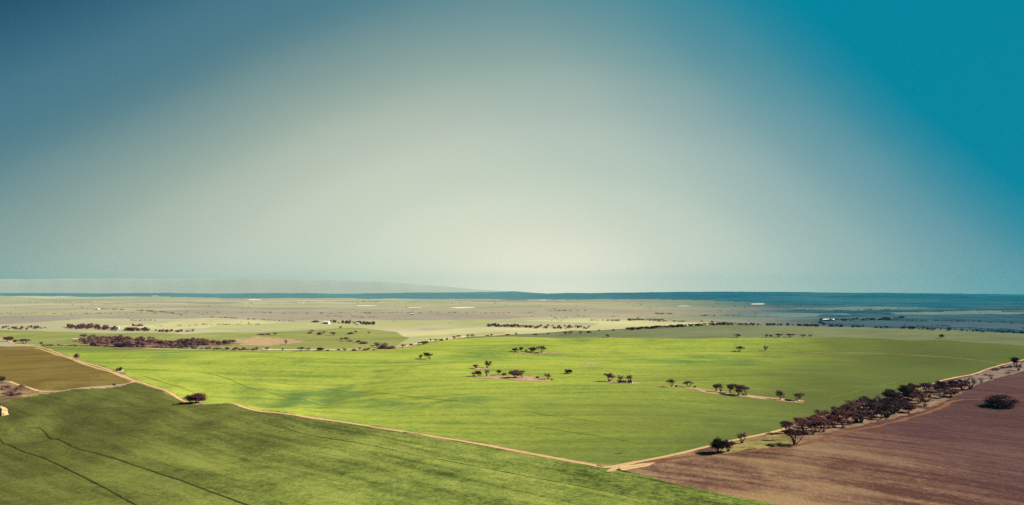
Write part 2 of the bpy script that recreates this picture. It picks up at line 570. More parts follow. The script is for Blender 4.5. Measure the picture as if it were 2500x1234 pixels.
KIND = {'near': ('crop_field', 'dark green wheat field covering the foreground hill', 'near'),
        'rough': ('scrub_patch', 'rough brown grass around the grey scrub at the left edge', 'rough'),
        'plough': ('fallow_field', 'reddish brown ploughed field in the lower right corner', 'plough'),
        'olive': ('grazing_paddock', 'olive brown paddock enclosed by tracks at the left edge', 'olive'),
        'bright': ('wheat_field', 'large bright green wheat field across the middle', 'bright'),
        'straw': ('straw_paddock', 'small yellow green paddock beyond the roadside trees', 'straw'),
        'backgreen': ('back_paddock', 'pale green paddock behind the crest on the right', 'backgreen'),
        'farpaddock': ('far_paddock', 'green paddock around the brown wood on the left', 'farpaddock'),
        'backgreen2': ('green_paddock', 'thin pale green paddock in front of the far farm', 'straw'),
        'stubble': ('stubble_field', 'cream stubble field behind the diagonal road of trees', 'stubble'),
        'stubble2': ('cream_paddock', 'cream paddock left of the far farm', 'stubble'),
        'forest': ('forest_rise', 'dark teal wooded rise along the horizon', 'forest'),
        'plain': ('ground', 'wide plain of pale paddocks and heath, vignette darkening painted in the east', 'plain')}


def build_ground():
    th = np.concatenate([np.linspace(-math.pi, R(-52), 40)[:-1], np.linspace(R(-50), R(50), 1050), np.linspace(R(52), math.pi, 40)[1:]])
    rr = np.concatenate([[1.0, 40.0, 80.0], np.geomspace(110, 4000, 600), np.geomspace(4000, 12800, 100)[1:]])
    T, Q = np.meshgrid(th, rr)
    X, Y = Q * np.sin(T), Q * np.cos(T)
    Z = ground(X, Y)
    nr, nc = X.shape
    V = np.stack([X.ravel(), Y.ravel(), Z.ravel()], 1)
    i = np.arange((nr - 1) * (nc - 1))
    a = (i // (nc - 1)) * nc + i % (nc - 1)
    quads = np.stack([a, a + 1, a + nc + 1, a + nc], 1)[:, ::-1]
    cx, cyy = V[quads, 0].mean(1), V[quads, 1].mean(1)
    left = np.ones(len(quads), bool)
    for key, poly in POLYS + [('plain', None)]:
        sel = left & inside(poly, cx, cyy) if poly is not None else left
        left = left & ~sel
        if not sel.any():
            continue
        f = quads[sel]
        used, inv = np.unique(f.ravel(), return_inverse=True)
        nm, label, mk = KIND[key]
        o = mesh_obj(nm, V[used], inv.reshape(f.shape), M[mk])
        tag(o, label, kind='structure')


build_ground()


# ---------------------------------------------------------------- tracks, wheel marks, bare patches
def spline(pts, step):
    pts = np.asarray(pts, float)
    p = np.vstack([2 * pts[0] - pts[1], pts, 2 * pts[-1] - pts[-2]])
    out = []
    for i in range(1, len(p) - 2):
        n = max(2, int(np.linalg.norm(p[i + 1] - p[i]) / step))
        for t in np.linspace(0, 1, n, endpoint=False):
            out.append(.5 * ((2 * p[i]) + (-p[i - 1] + p[i + 1]) * t + (2 * p[i - 1] - 5 * p[i] + 4 * p[i + 1] - p[i + 2]) * t * t + (-p[i - 1] + 3 * p[i] - 3 * p[i + 1] + p[i + 2]) * t ** 3))
    out.append(p[-2])
    return np.array(out)


def ribbon(name, label, pts, width, mat, lift=.05, rag=.25, seed=0, world_pts=None, shift=0.0, taper=0.0):
    rs = np.random.RandomState(seed + 5)
    w = P(*pts) if world_pts is None else np.asarray(world_pts)
    d = float(np.median(w[:, 1]))
    c = spline(w, max(1.2, d / 260))
    tg = np.gradient(c, axis=0)
    tg /= np.linalg.norm(tg, axis=1)[:, None] + 1e-9
    nr = np.stack([tg[:, 1], -tg[:, 0]], 1)
    n = len(c)

    def wob():
        k = rs.normal(size=n + 8)
        k = np.convolve(k, np.ones(9) / 3.0, 'valid')
        return k * rag * .5

    prof = np.ones(n)
    if taper:
        prof = np.minimum(1, np.minimum(np.arange(n), np.arange(n)[::-1]) / (taper * n) + .05)
    lo = -width / 2 * prof * (1 + wob()) + shift
    hi = width / 2 * prof * (1 + wob()) + shift
    K = 5
    V, UV = [], []
    for k in range(K):
        s = k / (K - 1)
        q = c + nr * (lo * (1 - s) + hi * s)[:, None]
        z = ground(q[:, 0], q[:, 1]) + lift + .00012 * q[:, 1]
        if k in (0, K - 1):
            z = z - .0 * lift
        V.append(np.column_stack([q, z]))
        UV.append(s)
    V = np.stack(V, 1).reshape(-1, 3)
    i = np.arange((n - 1) * (K - 1))
    a = (i // (K - 1)) * K + i % (K - 1)
    F = np.stack([a, a + 1, a + K + 1, a + K], 1)
    o = mesh_obj(name, V, F, mat)
    me = o.data
    uv = me.uv_layers.new(name='UVMap')
    li = np.zeros(len(me.loops), np.int32)
    me.loops.foreach_get('vertex_index', li)
    s = (li % K) / (K - 1)
    uv.data.foreach_set('uv', np.column_stack([s, li / (K * 4.0)]).astype(np.float32).ravel())
    if n > 1 and np.mean([p.normal.z for p in me.polygons]) < 0:
        me.flip_normals()
    return tag(o, label, kind='structure')


ribbon('farm_track', 'sandy track between the dark near crop and the bright field', EDGE_S[3:] + [(1560, 1128)], 2.6, M['track'], seed=1)
ribbon('farm_track', 'sandy track curving down the slope left of the lone round tree', [(300, 917), (325, 929), (350, 936), (385, 948), (430, 969), (470, 985)], 2.4, M['track'], seed=2)
ribbon('farm_track', 'pale track beside the long tree belt and the fallow field', [(1490, 1141)] + EDGE_E[1:-1] + [(2560, 864)], 2.2, M['track'], seed=3)
ribbon('farm_track', 'two wheel track along the right side of the olive paddock', [(60, 846), (95, 848)] + TRACK_W[1:] + [(345, 934)], 2.0, M['track'], seed=4)
ribbon('farm_track', 'inner track looping round the corner of the olive paddock', [(85, 850), (130, 864), (185, 882), (250, 903), (290, 917), (318, 926), (326, 932), (312, 937), (270, 942), (170, 952), (120, 956), (85, 953), (55, 943), (30, 935), (0, 931), (-200, 925)], 2.2, M['track'], seed=5)
ribbon('farm_track', 'track leaving the frame at the left past dark trees', [(-120, 806), (0, 826), (30, 838), (60, 845)], 4.0, M['track'], seed=6)
ribbon('farm_track', 'pale road edge below the brown wood on the left', [(60, 846), (100, 844), (200, 846.5), (350, 851), (500, 855), (640, 858), (800, 859), (880, 858), (960, 853), (1010, 845)], 4.5, M['track'], seed=7)
ribbon('sand_road', 'pale sandy road climbing beyond the bright field', [(640, 853.5), (760, 854.5), (900, 853), (960, 850), (1010, 842), (1060, 832), (1110, 826), (1170, 821), (1300, 814.5), (1450, 807), (1600, 799.5), (1740, 794)], 9.0, M['sand'], lift=.12, seed=8, rag=.4)
ribbon('farm_track', 'faint pale track crossing the right side of the wheat field', [(1780, 858), (1870, 858), (2000, 862), (2150, 864), (2300, 872), (2400, 883), (2440, 889), (2480, 888)], 1.5, M['soil'], seed=9, rag=.5)
ribbon('red_headland', 'red soil strip along the shaded edge of the fallow field', [(1540, 1143), (1640, 1120), (1760, 1108), (1850, 1100), (1960, 1085), (2060, 1058), (2180, 1032), (2280, 1003), (2330, 980), (2400, 976), (2500, 978), (2640, 982)], 2.6, M['redsoil'], seed=10, rag=.6, lift=.04)
ribbon('farm_track', 'sandy crossing at the corner of the three fields', [(1480, 1153), (1512, 1146), (1560, 1138), (1600, 1130)], 4.6, M['track'], seed=12, taper=.25, lift=.075)

ribbon('verge', 'dry ragged verge beside the near track', EDGE_S[3:] + [(1560, 1128)], 4.6, M['verge'], seed=71, rag=.9, lift=.025)
ribbon('verge', 'dry ragged verge beside the track left of the lone tree', [(325, 929), (385, 948), (430, 969), (470, 985)], 5.0, M['verge'], seed=72, rag=.9, lift=.025)
ribbon('verge', 'dry ragged verge beside the olive paddock track', [(60, 846), (95, 848)] + TRACK_W[1:] + [(345, 934)], 6.5, M['verge'], seed=73, rag=.7, lift=.025)

tram = [[(70, 1044), (110, 1056), (150, 1076), (190, 1096), (235, 1107), (330, 1137), (430, 1170), (520, 1203), (610, 1236), (720, 1280)],
        [(0, 1070), (30, 1090), (60, 1104), (110, 1120), (190, 1158), (260, 1194), (335, 1236), (400, 1275)]]
for k, t in enumerate(tram):
    w = P(*t)
    for sh, wd in ((0.0, .6),):
        ribbon('wheel_mark', ['dark wheel mark running down the near wheat to the bottom edge', 'dark wheel mark in the lower left corner of the near wheat'][k], t, wd, M['wheel'], seed=30 + k, shift=sh, rag=.5, world_pts=w, lift=.06)
for k, t in enumerate([[(560, 1015), (700, 1048), (900, 1087), (1120, 1131), (1300, 1166), (1500, 1205), (1640, 1240)],
                       [(1560, 1165), (1700, 1196), (1850, 1232), (1960, 1265)]]):
    ribbon('wheel_mark', 'thin dark sowing line across the near wheat', t, .28, M['wheel'], seed=40 + k, rag=.8, lift=.06, taper=.15)
for k, t in enumerate([[(470, 905), (540, 920), (610, 947), (680, 966), (760, 982), (830, 990)],
                       [(640, 930), (760, 946), (900, 960), (1060, 975), (1200, 990), (1300, 1009)],
                       [(1250, 1034), (1400, 1056), (1500, 1072), (1600, 1090)],
                       [(1260, 1000), (1380, 1020), (1480, 1033)],
                       [(330, 912), (420, 940), (480, 962)],
                       [(1960, 985), (2050, 967), (2140, 945), (2230, 925)]]):
    ribbon('wheel_mark', 'faint wheel mark in the bright wheat field', t, .55, M['wheelfar'], seed=50 + k, rag=.8, lift=.06, taper=.2)


def patch(name, label, pts, mat, lift=.05, seed=0, disc=None):
    rs = np.random.RandomState(seed)
    if disc:
        c0 = np.array(pix(*pts[0]))
        w = np.array([c0 + [disc[0] * math.cos(a), disc[1] * math.sin(a)] for a in np.linspace(0, 2 * math.pi, 10)[:-1]])
    else:
        w = P(*pts)
    w = spline(np.vstack([w, w[:1]]), max(.8, w[:, 1].mean() / 260))[:-1]
    c = w.mean(0)
    n = len(w)
    k = np.convolve(rs.normal(size=n + 4), np.ones(5) / 2.2, 'valid')
    w = c + (w - c) * (1 + .10 * k)[:, None]
    rings = [0.25, .5, .75, 1.0]
    V = [[c[0], c[1]]]
    for r in rings:
        V += [list(c + (q - c) * r) for q in w]
    V = np.array(V)
    z = ground(V[:, 0], V[:, 1]) + lift + .00012 * V[:, 1]
    F = []
    for j in range(n):
        F.append((0, 1 + j, 1 + (j + 1) % n))
    for r in range(len(rings) - 1):
        a, b = 1 + r * n, 1 + (r + 1) * n
        for j in range(n):
            F.append((a + j, b + j, b + (j + 1) % n, a + (j + 1) % n))
    o = mesh_obj(name, np.column_stack([V, z]), F, mat)
    if np.mean([p.normal.z for p in o.data.polygons]) < 0:
        o.data.flip_normals()
    return tag(o, label, kind='structure')


patch('bare_soil', 'bare soil under the clump of trees in mid field', [(1148, 918), (1180, 917), (1240, 918), (1300, 921), (1345, 926), (1340, 932), (1280, 931), (1220, 926), (1165, 922)], M['soil'], seed=1)
patch('bare_soil', 'bare strip under the pair of trees in mid field', [(1148, 900), (1170, 899), (1195, 899), (1190, 902), (1160, 903)], M['soil'], seed=2)
patch('bare_soil', 'bare soil under the upper clump of trees', [(1235, 860), (1260, 859), (1300, 860), (1380, 861.5), (1320, 863.5), (1280, 863)], M['soil'], seed=3)
patch('bare_soil', 'bare soil around the heart shaped tree', [(1474, 932), (1510, 933), (1560, 935), (1545, 938), (1490, 936)], M['soil'], seed=4)
patch('bare_soil', 'bare strip under the row of mid field trees', [(1605, 943), (1650, 944), (1700, 948), (1760, 956), (1830, 965), (1900, 974), (1965, 979), (1950, 982), (1890, 978), (1800, 968), (1740, 961), (1680, 950), (1630, 947)], M['soil'], seed=5)
patch('bare_soil', 'small pinkish bare patch in the upper wheat', [(1405, 889), (1430, 887), (1470, 887.5), (1455, 890), (1425, 891)], M['soil'], seed=6)
patch('bare_soil', 'red bare patch near the field corner', [(1500, 1108), (1516, 1105), (1524, 1107), (1508, 1110)], M['redsoil'], seed=7)
patch('bare_soil', 'pale bare ground beside the lone round tree', [(474, 985)], M['track'], seed=8, disc=(6.5, 5.5))
patch('bare_soil', 'pale bare spot beside the round bush by the track', [(286, 905), (303, 903), (303, 907), (290, 909)], M['sand'], seed=9)
patch('bare_soil', 'pinkish bare paddock right of the brown wood', [(560, 836), (600, 827), (660, 826), (740, 832), (720, 838), (700, 842), (640, 845), (580, 843)], M['soil'], seed=10, lift=.1)
patch('bare_soil', 'brown earth under the wood on the left', [(190, 830), (230, 826), (330, 830), (430, 834), (520, 834), (578, 838), (560, 843), (470, 848), (400, 850), (300, 850), (215, 845)], M['leaflitter'], seed=15, lift=.1)
patch('verge', 'dry yellow grass strip before the tree belt', [(1745, 1100), (1790, 1084), (1860, 1068), (1910, 1060), (1935, 1078), (1900, 1092), (1830, 1098), (1780, 1106)], M['verge'], seed=11)
patch('bare_soil', 'pale sandy ground at the left end of the brown wood', [(168, 828), (190, 826), (215, 833), (210, 836), (185, 831)], M['sand'], seed=12, lift=.1)
patch('bare_soil', 'pinkish bare verge with dead branches at the right edge', [(2330, 932), (2400, 910), (2450, 893), (2520, 880), (2520, 900), (2440, 922), (2370, 945)], M['greysoil'], seed=13)
patch('bare_soil', 'earth under the long tree belt', [(1890, 1060), (1960, 1034), (2070, 1001), (2160, 978), (2250, 952), (2330, 930), (2365, 945), (2320, 975), (2250, 1002), (2150, 1028), (2050, 1052), (1960, 1072), (1915, 1070)], M['leaflitter'], seed=14, lift=.04)
for k, (x, y, w, h) in enumerate([(1850, 743, 20, 1.0), (1672, 748, 16, .6), (890, 747, 30, .9), (1130, 752, 34, 1.0), (1010, 752, 20, .8), (378, 723.5, 10, .5), (620, 733, 22, .6), (740, 740, 12, .6), (150, 724.5, 30, .35), (1330, 733.5, 60, .3)]):
    patch('salt_pan', ['bright white salt pan in the heath on the right', 'thin pale salt pan on the far plain'][min(k, 1)], [(x - w, y), (x - w * .3, y - h), (x + w * .6, y - h), (x + w, y), (x + w * .4, y + h), (x - w * .5, y + h)], M['salt'], lift=.3, seed=60 + k)


M['mauve'] = material('grey mauve fallow', flat_noise((.026, .044, .060), (.038, .058, .074), 60.0, 0))
M['greyheath'] = material('grey green heath paddock', flat_noise((.050, .085, .085), (.070, .108, .100), 80.0, 0))
for k, (mk, lab, pts) in enumerate([('mauve', 'smooth grey mauve paddock below the long white shed', [(2012, 786), (2150, 785), (2330, 787), (2540, 793), (2540, 806), (2380, 801), (2200, 797), (2040, 793)]),
                                    ('greyheath', 'grey green strip below the wooded rise on the right', [(1920, 752), (2100, 750), (2260, 753), (2180, 757), (2000, 757)]),
                                    ('greyheath', 'grey green strip at the foot of the far right slope', [(2150, 764), (2300, 761), (2500, 763), (2480, 768), (2250, 769)]),
                                    ('greyheath', 'grey green strip left of the white shed', [(1800, 768), (1950, 765), (2080, 768), (1980, 773), (1840, 774)])]):
    patch('heath_paddock', lab, pts, M[mk], lift=.25, seed=90 + k)


# ---------------------------------------------------------------- trees
def tube(V, F, pts, radii, sides=5):
    base = len(V)
    pts = [np.asarray(p, float) for p in pts]
    for i, p in enumerate(pts):
        t = pts[min(i + 1, len(pts) - 1)] - pts[max(i - 1, 0)]
        t = t / (np.linalg.norm(t) + 1e-9)
        a = np.cross(t, [0.31, .95, .05])
        a /= np.linalg.norm(a) + 1e-9
        b = np.cross(t, a)
        for k in range(sides):
            w = 2 * math.pi * k / sides
            V.append(p + radii[i] * (math.cos(w) * a + math.sin(w) * b))
    for i in range(len(pts) - 1):
        for k in range(sides):
            k2 = (k + 1) % sides
            F.append((base + i * sides + k, base + i * sides + k2, base + (i + 1) * sides + k2, base + (i + 1) * sides + k))
    F.append(tuple(base + (len(pts) - 1) * sides + k for k in range(sides)))


def bez(a, b, c, n=5):
    return [(1 - t) ** 2 * a + 2 * t * (1 - t) * b + t * t * c for t in np.linspace(0, 1, n)]


def leaves(rs, centres, sizes, per, leaf):
    """Small two-triangle leaf sprays filling clumps."""
    V, F = [], []
    mid = np.mean(np.asarray(centres), axis=0) - np.array([0, 0, .6])
    for c, s in zip(centres, sizes):
        n = int(per * (s[0] * s[1] * s[2]) ** .66 * 2.2) + 8
        d = rs.normal(size=(n, 3))
        d /= np.linalg.norm(d, axis=1)[:, None]
        r = rs.uniform(.25, 1.0, n) ** .6
        p = c + d * r[:, None] * np.array(s) * (1 + .18 * rs.normal(size=(n, 1)))
        # sprays face outwards from clump and crown, so each crown has a lit and a shaded side
        o = d * .8 + (p - mid) / (np.linalg.norm(p - mid, axis=1)[:, None] + 1e-6) * .9 + rs.normal(size=(n, 3)) * .45
        a = np.cross(o, rs.normal(size=(n, 3)))
        a /= np.linalg.norm(a, axis=1)[:, None] + 1e-9
        b = np.cross(o, a)
        b /= np.linalg.norm(b, axis=1)[:, None] + 1e-9
        L = leaf * rs.uniform(.6, 1.4, (n, 1))
        W = L * rs.uniform(.35, .7, (n, 1))
        k = len(V)
        q = np.stack([p - a * L, p + b * W, p + a * L, p - b * W], 1).reshape(-1, 3)
        V.append(q)
    V = np.vstack(V)
    F = np.arange(len(V)).reshape(-1, 4)
    return V, F


def make_proto(style, seed):
    """One tree, 6 m tall and about as wide as its kind; returns trunk and crown meshes."""
    rs = np.random.RandomState(seed)
    Hh = 6.0
    st = dict(umbrella=dict(stems=4, rx=3.9, zc=4.1, rz=1.9, bottom=-.15, n=26, lean=.0, fork=.33, cs=(1.0, .55), per=24),
              round=dict(stems=3, rx=3.0, zc=3.7, rz=2.3, bottom=-.75, n=36, lean=.05, fork=.22, cs=(1.0, .75), per=30),
              vase=dict(stems=4, rx=2.9, zc=4.2, rz=1.8, bottom=-.9, n=17, lean=.15, fork=.35, cs=(.85, .65), per=26),
              tall=dict(stems=2, rx=1.9, zc=3.9, rz=2.1, bottom=-.8, n=17, lean=.08, fork=.3, cs=(.85, .7), per=26),
              lean=dict(stems=4, rx=3.4, zc=4.1, rz=1.9, bottom=-.5, n=22, lean=.7, fork=.3, cs=(1.0, .6), per=25),
              sparse=dict(stems=5, rx=2.4, zc=4.0, rz=2.0, bottom=-.7, n=20, lean=.1, fork=.4, cs=(.65, .5), per=13),
              bush=dict(stems=5, rx=3.8, zc=2.6, rz=3.2, bottom=-.85, n=32, lean=.0, fork=.15, cs=(1.3, 1.1), per=24),
              dead=dict(stems=6, rx=2.9, zc=3.9, rz=2.0, bottom=-.6, n=26, lean=.1, fork=.35, cs=(.35, .3), per=10))[style]
    # lobed crown: a few sub-centres so that the outline is broken
    lobes = []
    nl = rs.randint(3, 6)
    for k in range(nl):
        a = 2 * math.pi * k / nl + rs.uniform(-.5, .5)
        lobes.append((a, rs.uniform(.65, 1.1), rs.uniform(-.25, .2)))
    cs, sz = [], []
    while len(cs) < st['n']:
        d = rs.normal(size=3)
        d /= np.linalg.norm(d)
        if d[2] < st['bottom']:
            continue
        a = math.atan2(d[1], d[0])
        m, dz = .72, 0
        for la, lr, lz in lobes:
            w = math.exp(-((math.atan2(math.sin(a - la), math.cos(a - la))) / .55) ** 2)
            m = max(m, lr * w)
            dz += lz * w
        rr = rs.uniform(.55, 1.0) if rs.rand() < .8 else rs.uniform(.15, .6)
        c = np.array([d[0] * st['rx'] * m * rr, d[1] * st['rx'] * m * rr, st['zc'] + dz * 1.5 + d[2] * st['rz'] * rr])
        c[0] += st['lean'] * (c[2] - 1.5) * .8
        s = rs.uniform(.7, 1.25)
        c[2] = max(c[2], .35)
        cs.append(c)
        sz.append((st['cs'][0] * s, st['cs'][0] * s, st['cs'][1] * s))
    cs = np.array(cs)
    V, F = [], []
    forks = []
    for k in range(st['stems']):
        a = 2 * math.pi * k / st['stems'] + rs.uniform(-.4, .4)
        fz = Hh * st['fork'] * rs.uniform(.8, 1.35)
        fr = st['rx'] * rs.uniform(.18, .42)
        f = np.array([math.cos(a) * fr + st['lean'] * fz * .6, math.sin(a) * fr, fz])
        b0 = np.array([math.cos(a) * .22, math.sin(a) * .22, -.5])
        mid = np.array([b0[0] * 1.4, b0[1] * 1.4, fz * .55])
        r0 = rs.uniform(.15, .24)
        tube(V, F, bez(b0, mid, f, 5), np.linspace(r0, r0 * .62, 5))
        forks.append((f, r0 * .6))
    for c in cs:
        i = int(np.argmin([np.linalg.norm((c - f[0]) * [1, 1, .6]) + rs.uniform(0, .8) for f in forks]))
        f, r = forks[i]
        mid = (f + c) / 2 + rs.normal(size=3) * .25 + np.array([0, 0, -.12])
        tube(V, F, bez(f, mid, c, 4), np.linspace(r * .55, .025, 4), 4)
        if style in ('dead', 'sparse'):
            for _ in range(3):
                e = c + rs.normal(size=3) * [.8, .8, .6] + [0, 0, .3]
                tube(V, F, bez((f + c) / 2, (mid + c) / 2, e, 3), [.05, .035, .015], 3)
    LV, LF = leaves(rs, cs, sz, st['per'] * 1.6, .21 if style != 'dead' else .14)
    top = max(LV[:, 2].max(), .1)
    k = Hh / top
    LV = LV * [1, 1, k]
    TV = np.array(V) * [1, 1, k]
    LV[:, 2] = np.maximum(LV[:, 2], .03)
    wid = np.percentile(np.abs(LV[:, 0] - LV[:, 0].mean()), 97) * 2
    return TV, F, LV, LF, wid


PROTO = {}


def proto(style, leafkey, var):
    key = (style, leafkey, var)
    if key in PROTO:
        return PROTO[key]
    TV, TF, LV, LF, wid = make_proto(style, 101 + 17 * var + sum(map(ord, style)))
    bark = M['deadwood'] if style == 'dead' else M['bark']
    t = mesh_obj('trunk', TV, TF, bark)
    c = mesh_obj('crown', LV, LF, M[leafkey], smooth=False)
    tm, cm = t.data, c.data
    bpy.data.objects.remove(t)
    bpy.data.objects.remove(c)
    PROTO[key] = (tm, cm, wid)
    return PROTO[key]


ORD = ['first', 'second', 'third', 'fourth', 'fifth', 'sixth', 'seventh', 'eighth', 'ninth', 'tenth', 'eleventh', 'twelfth', 'thirteenth', 'fourteenth', 'fifteenth', 'sixteenth', 'seventeenth', 'eighteenth', 'nineteenth', 'twentieth', '21st', '22nd', '23rd', '24th', '25th', '26th']
LOOK = dict(umbrella='flat topped', round='round crowned', vase='forked', tall='narrow upright', lean='leaning', sparse='thin airy', bush='low bushy', dead='bare branched')


def nth(row, k):
    '''Which place from the left entry k has in its row.'''
    return ORD[sorted(range(len(row)), key=lambda i: row[i][0]).index(k)]


rnd = random.Random(7)
NVAR = 4
TREES = []


def tree(px, py, h, w, style, label, leaf='leaf', group=None, name='mallee_tree', cat='tree', lean_left=None, world=None):
    x, y = pix(px, py) if world is None else world
    z = gz(x, y)
    dist = math.hypot(x, y)
    hm = h / FPX * y
    wm = w / FPX * y
    tm, cm, wid = proto(style, leaf, rnd.randrange(NVAR))
    root = bpy.data.objects.new(name, None)
    root.empty_display_size = .5
    root.location = (x, y, z - .05)
    if lean_left is not None:
        rz = math.pi if lean_left else 0.0
        rz += rnd.uniform(-.25, .25)
    else:
        rz = rnd.uniform(0, 2 * math.pi)
    root.rotation_euler = (0, 0, rz)
    root.scale = (wm / wid, wm / wid, hm / 6.0)
    COL.objects.link(root)
    tag(root, label, cat, group)
    for nm, me in (('trunk', tm), ('crown', cm)):
        o = bpy.data.objects.new(nm, me)
        o.parent = root
        COL.objects.link(o)
    TREES.append((x, y))
    return root


# trees standing alone or in small groups in the wheat
single = [
    (1026, 876, 11, 11, 'vase', 'leaf', 'small forked tree left of a larger leaning one, mid field', None),
    (1050, 877, 17, 24, 'lean', 'leaf', 'leaning multi stemmed tree in wheat, right of a small forked one', True),
    (1258, 859, 10, 13, 'round', 'leaf', 'leftmost low tree of the upper bare patch clump', None),
    (1273, 860, 13, 10, 'tall', 'leaf', 'narrow second tree from left in the upper clump', None),
    (1284, 859, 6, 8, 'sparse', 'leafpale', 'faint thin tree in the gap of the upper clump', None),
    (1300, 860, 13, 19, 'round', 'leaf', 'dark bushy tree left of the largest one in the upper clump', None),
    (1322, 862, 18, 25, 'umbrella', 'leaf', 'largest many stemmed tree of the upper clump', None),
    (1161, 900, 11, 13, 'round', 'leafmauve', 'small brownish tree left of the dark forked tree in mid field', None),
    (1190, 899, 19, 19, 'vase', 'leaf', 'dark forked tree on its own bare strip above the middle clump', None),
    (1156, 919, 11, 13, 'sparse', 'leafpale', 'thin pale tree at the left end of the middle clump', None),
    (1169, 919, 15, 16, 'round', 'leaf', 'dark round tree second from left in the middle clump', None),
    (1188, 919, 17, 13, 'sparse', 'leafmauve', 'sparse see through tree third from left in the middle clump', None),
    (1217, 916, 14, 12, 'tall', 'leaf', 'upright tree behind the bare soil, left of a low bush', None),
    (1258, 923, 21, 27, 'round', 'leaf', 'largest dark tree of the middle clump', None),
    (1274, 922, 18, 14, 'vase', 'leaf', 'slanting tree touching the largest tree of the middle clump', None),
    (1339, 926, 15, 17, 'vase', 'leaf', 'small tree at the right end of the middle clump', None),
    (1487, 932, 22, 27, 'vase', 'leafmauve', 'heart shaped tree in mid field', None),
    (1515, 935, 19, 17, 'sparse', 'leafmauve', 'sparse tree with dark base right of the heart shaped tree', None),
    (1538, 934, 19, 17, 'sparse', 'leafmauve', 'sparse tree beside pale rubble, second from the heart shaped tree', None),
    (1640, 945, 19, 22, 'umbrella', 'leaf', 'flat topped tree at the left end of the mid field row', None),
    (1682, 946, 17, 25, 'umbrella', 'leafmauve', 'broad many stemmed tree second in the mid field row', None),
    (1748, 956, 20, 14, 'tall', 'leaf', 'narrow tree left of a pale thin one in the mid field row', None),
    (1760, 957, 21, 15, 'sparse', 'leafpale', 'pale thin tree in the middle of the mid field row', None),
    (1782, 960, 23, 17, 'tall', 'leaf', 'tall oval tree left of the widest tree in the row', None),
    (1803, 965, 17, 18, 'sparse', 'leafpale', 'pale thin tree under the left side of the widest tree', None),
    (1820, 966, 28, 44, 'lean', 'leaf', 'widest flat topped tree of the mid field row', True),
    (1905, 976, 24, 19, 'tall', 'leaf', 'upright airy tree near the right end of the mid field row', None),
    (1943, 978, 19, 24, 'lean', 'leaf', 'tree leaning right beside rubble at the row end', False),
    (1800, 824.5, 9, 19, 'umbrella', 'leaf', 'wide low tree alone on the pale crest', None),
    (1805, 858, 13, 21, 'umbrella', 'leaf', 'flat umbrella tree at the start of the faint track', None),
    (1869, 857, 13, 10, 'vase', 'leaf', 'thin stemmed small tree beside the faint track', None),
    (1485, 824, 8, 11, 'sparse', 'leafpale', 'pale thin tree alone below the diagonal road', None),
    (2299, 826, 10, 10, 'round', 'leafdark', 'single dark tree on the far right crest', None),
    (187, 879, 17, 12, 'tall', 'leafmauve', 'slender tree beside the track of the olive paddock', None),
    (478, 985, 26, 48, 'round', 'leaf', 'lone round brown tree with black shadow beside the track', None),
    (20, 834, 13, 20, 'round', 'leaf', 'dark tree nearest the left edge above the track', None),
    (60, 840, 13, 20, 'umbrella', 'leaf', 'flat topped tree at the track junction on the left', None),
    (101, 844, 10, 7, 'tall', 'leaf', 'small upright tree at the start of the hedge', None),
    (4, 936, 18, 14, 'round', 'leaf', 'dark tree cut by the left edge above grey scrub', None),
    (1941, 1086, 42, 54, 'umbrella', 'leaf', 'umbrella tree standing forward of the tree belt with long shadow', None),
    (1755, 1106, 37, 38, 'round', 'leafdark', 'dense dark tree at the near end of the belt, trunk in shadow', None),
    (1778, 1103, 30, 28, 'vase', 'leaf', 'bare stemmed arching tree right of the dense dark tree', None),
    (1811, 1083, 30, 23, 'sparse', 'leafmauve', 'slim airy tree beside the track before the belt', None),
    (2443, 994, 33, 64, 'bush', 'leafdark', 'big dark spreading tree alone in the fallow field', None),
    (2478, 897, 26, 18, 'tall', 'leafdark', 'dark tree on the track near the right edge', None),
    (2369, 951, 32, 32, 'dead', 'leafdark', 'bare branched vase shaped tree beyond the belt', None),
    (2297, 950, 20, 25, 'umbrella', 'leafdark', 'small dark tree on the field side of the belt', None),
    (2396, 935, 13, 13, 'dead', 'leafmauve', 'small dead tree on the bare verge', None),
    (2487, 906, 17, 15, 'sparse', 'leafmauve', 'thin greyish tree at the right edge below the dark one', None),
    (2420, 926, 13, 15, 'dead', 'leafmauve', 'second small dead tree on the bare verge', None),
    (1161, 800, 0, 0, None, None, None, None),
]
for px, py, h, w, style, leaf, label, ll in single:
    if style:
        tree(px, py, h, w, style, label, leaf, lean_left=ll)

for k, (px, h, w, style, which) in enumerate([(1871, 8, 9, 'vase', 'leftmost'), (1882, 6, 7, 'round', 'second'), (1901, 9, 19, 'umbrella', 'third'), (1929, 9, 21, 'umbrella', 'fourth'), (1961, 7, 14, 'umbrella', 'fifth'), (1978, 6, 12, 'umbrella', 'last')]):
    tree(px, 823.5, h, w, style, which + ' tree from the left in the short row on the far crest', 'leaf', 'row of trees on the far crest')


def scatter(poly, n, sep, hr, wr, styles, label, group, leafs=('leaf',), seed=0, aspect=.35):
    """Trees spread through a patch of woodland outlined in the photograph."""
    r = random.Random(seed)
    poly = np.array(poly, float)
    x0, y0 = poly.min(0)
    x1, y1 = poly.max(0)
    got = []
    tries = 0
    while len(got) < n and tries < n * 60:
        tries += 1
        px, py = r.uniform(x0, x1), r.uniform(y0, y1)
        if not inside(poly, np.array([px]), np.array([py]))[0]:
            continue
        if any(((px - a) ** 2 + ((py - b) / aspect) ** 2) < sep * sep for a, b in got):
            continue
        got.append((px, py))
    for px, py in got:
        f = 1 - (max(px, 0) - x0) / (x1 - x0 + 1e-6) if len(hr) == 3 else 1
        k = r.uniform(hr[0], hr[1]) * (1 if len(hr) == 2 else (hr[2] + (1 - hr[2]) * f))
        tree(px, py, k, k * r.uniform(*wr), r.choice(styles), label, r.choice(leafs), group)
    return got


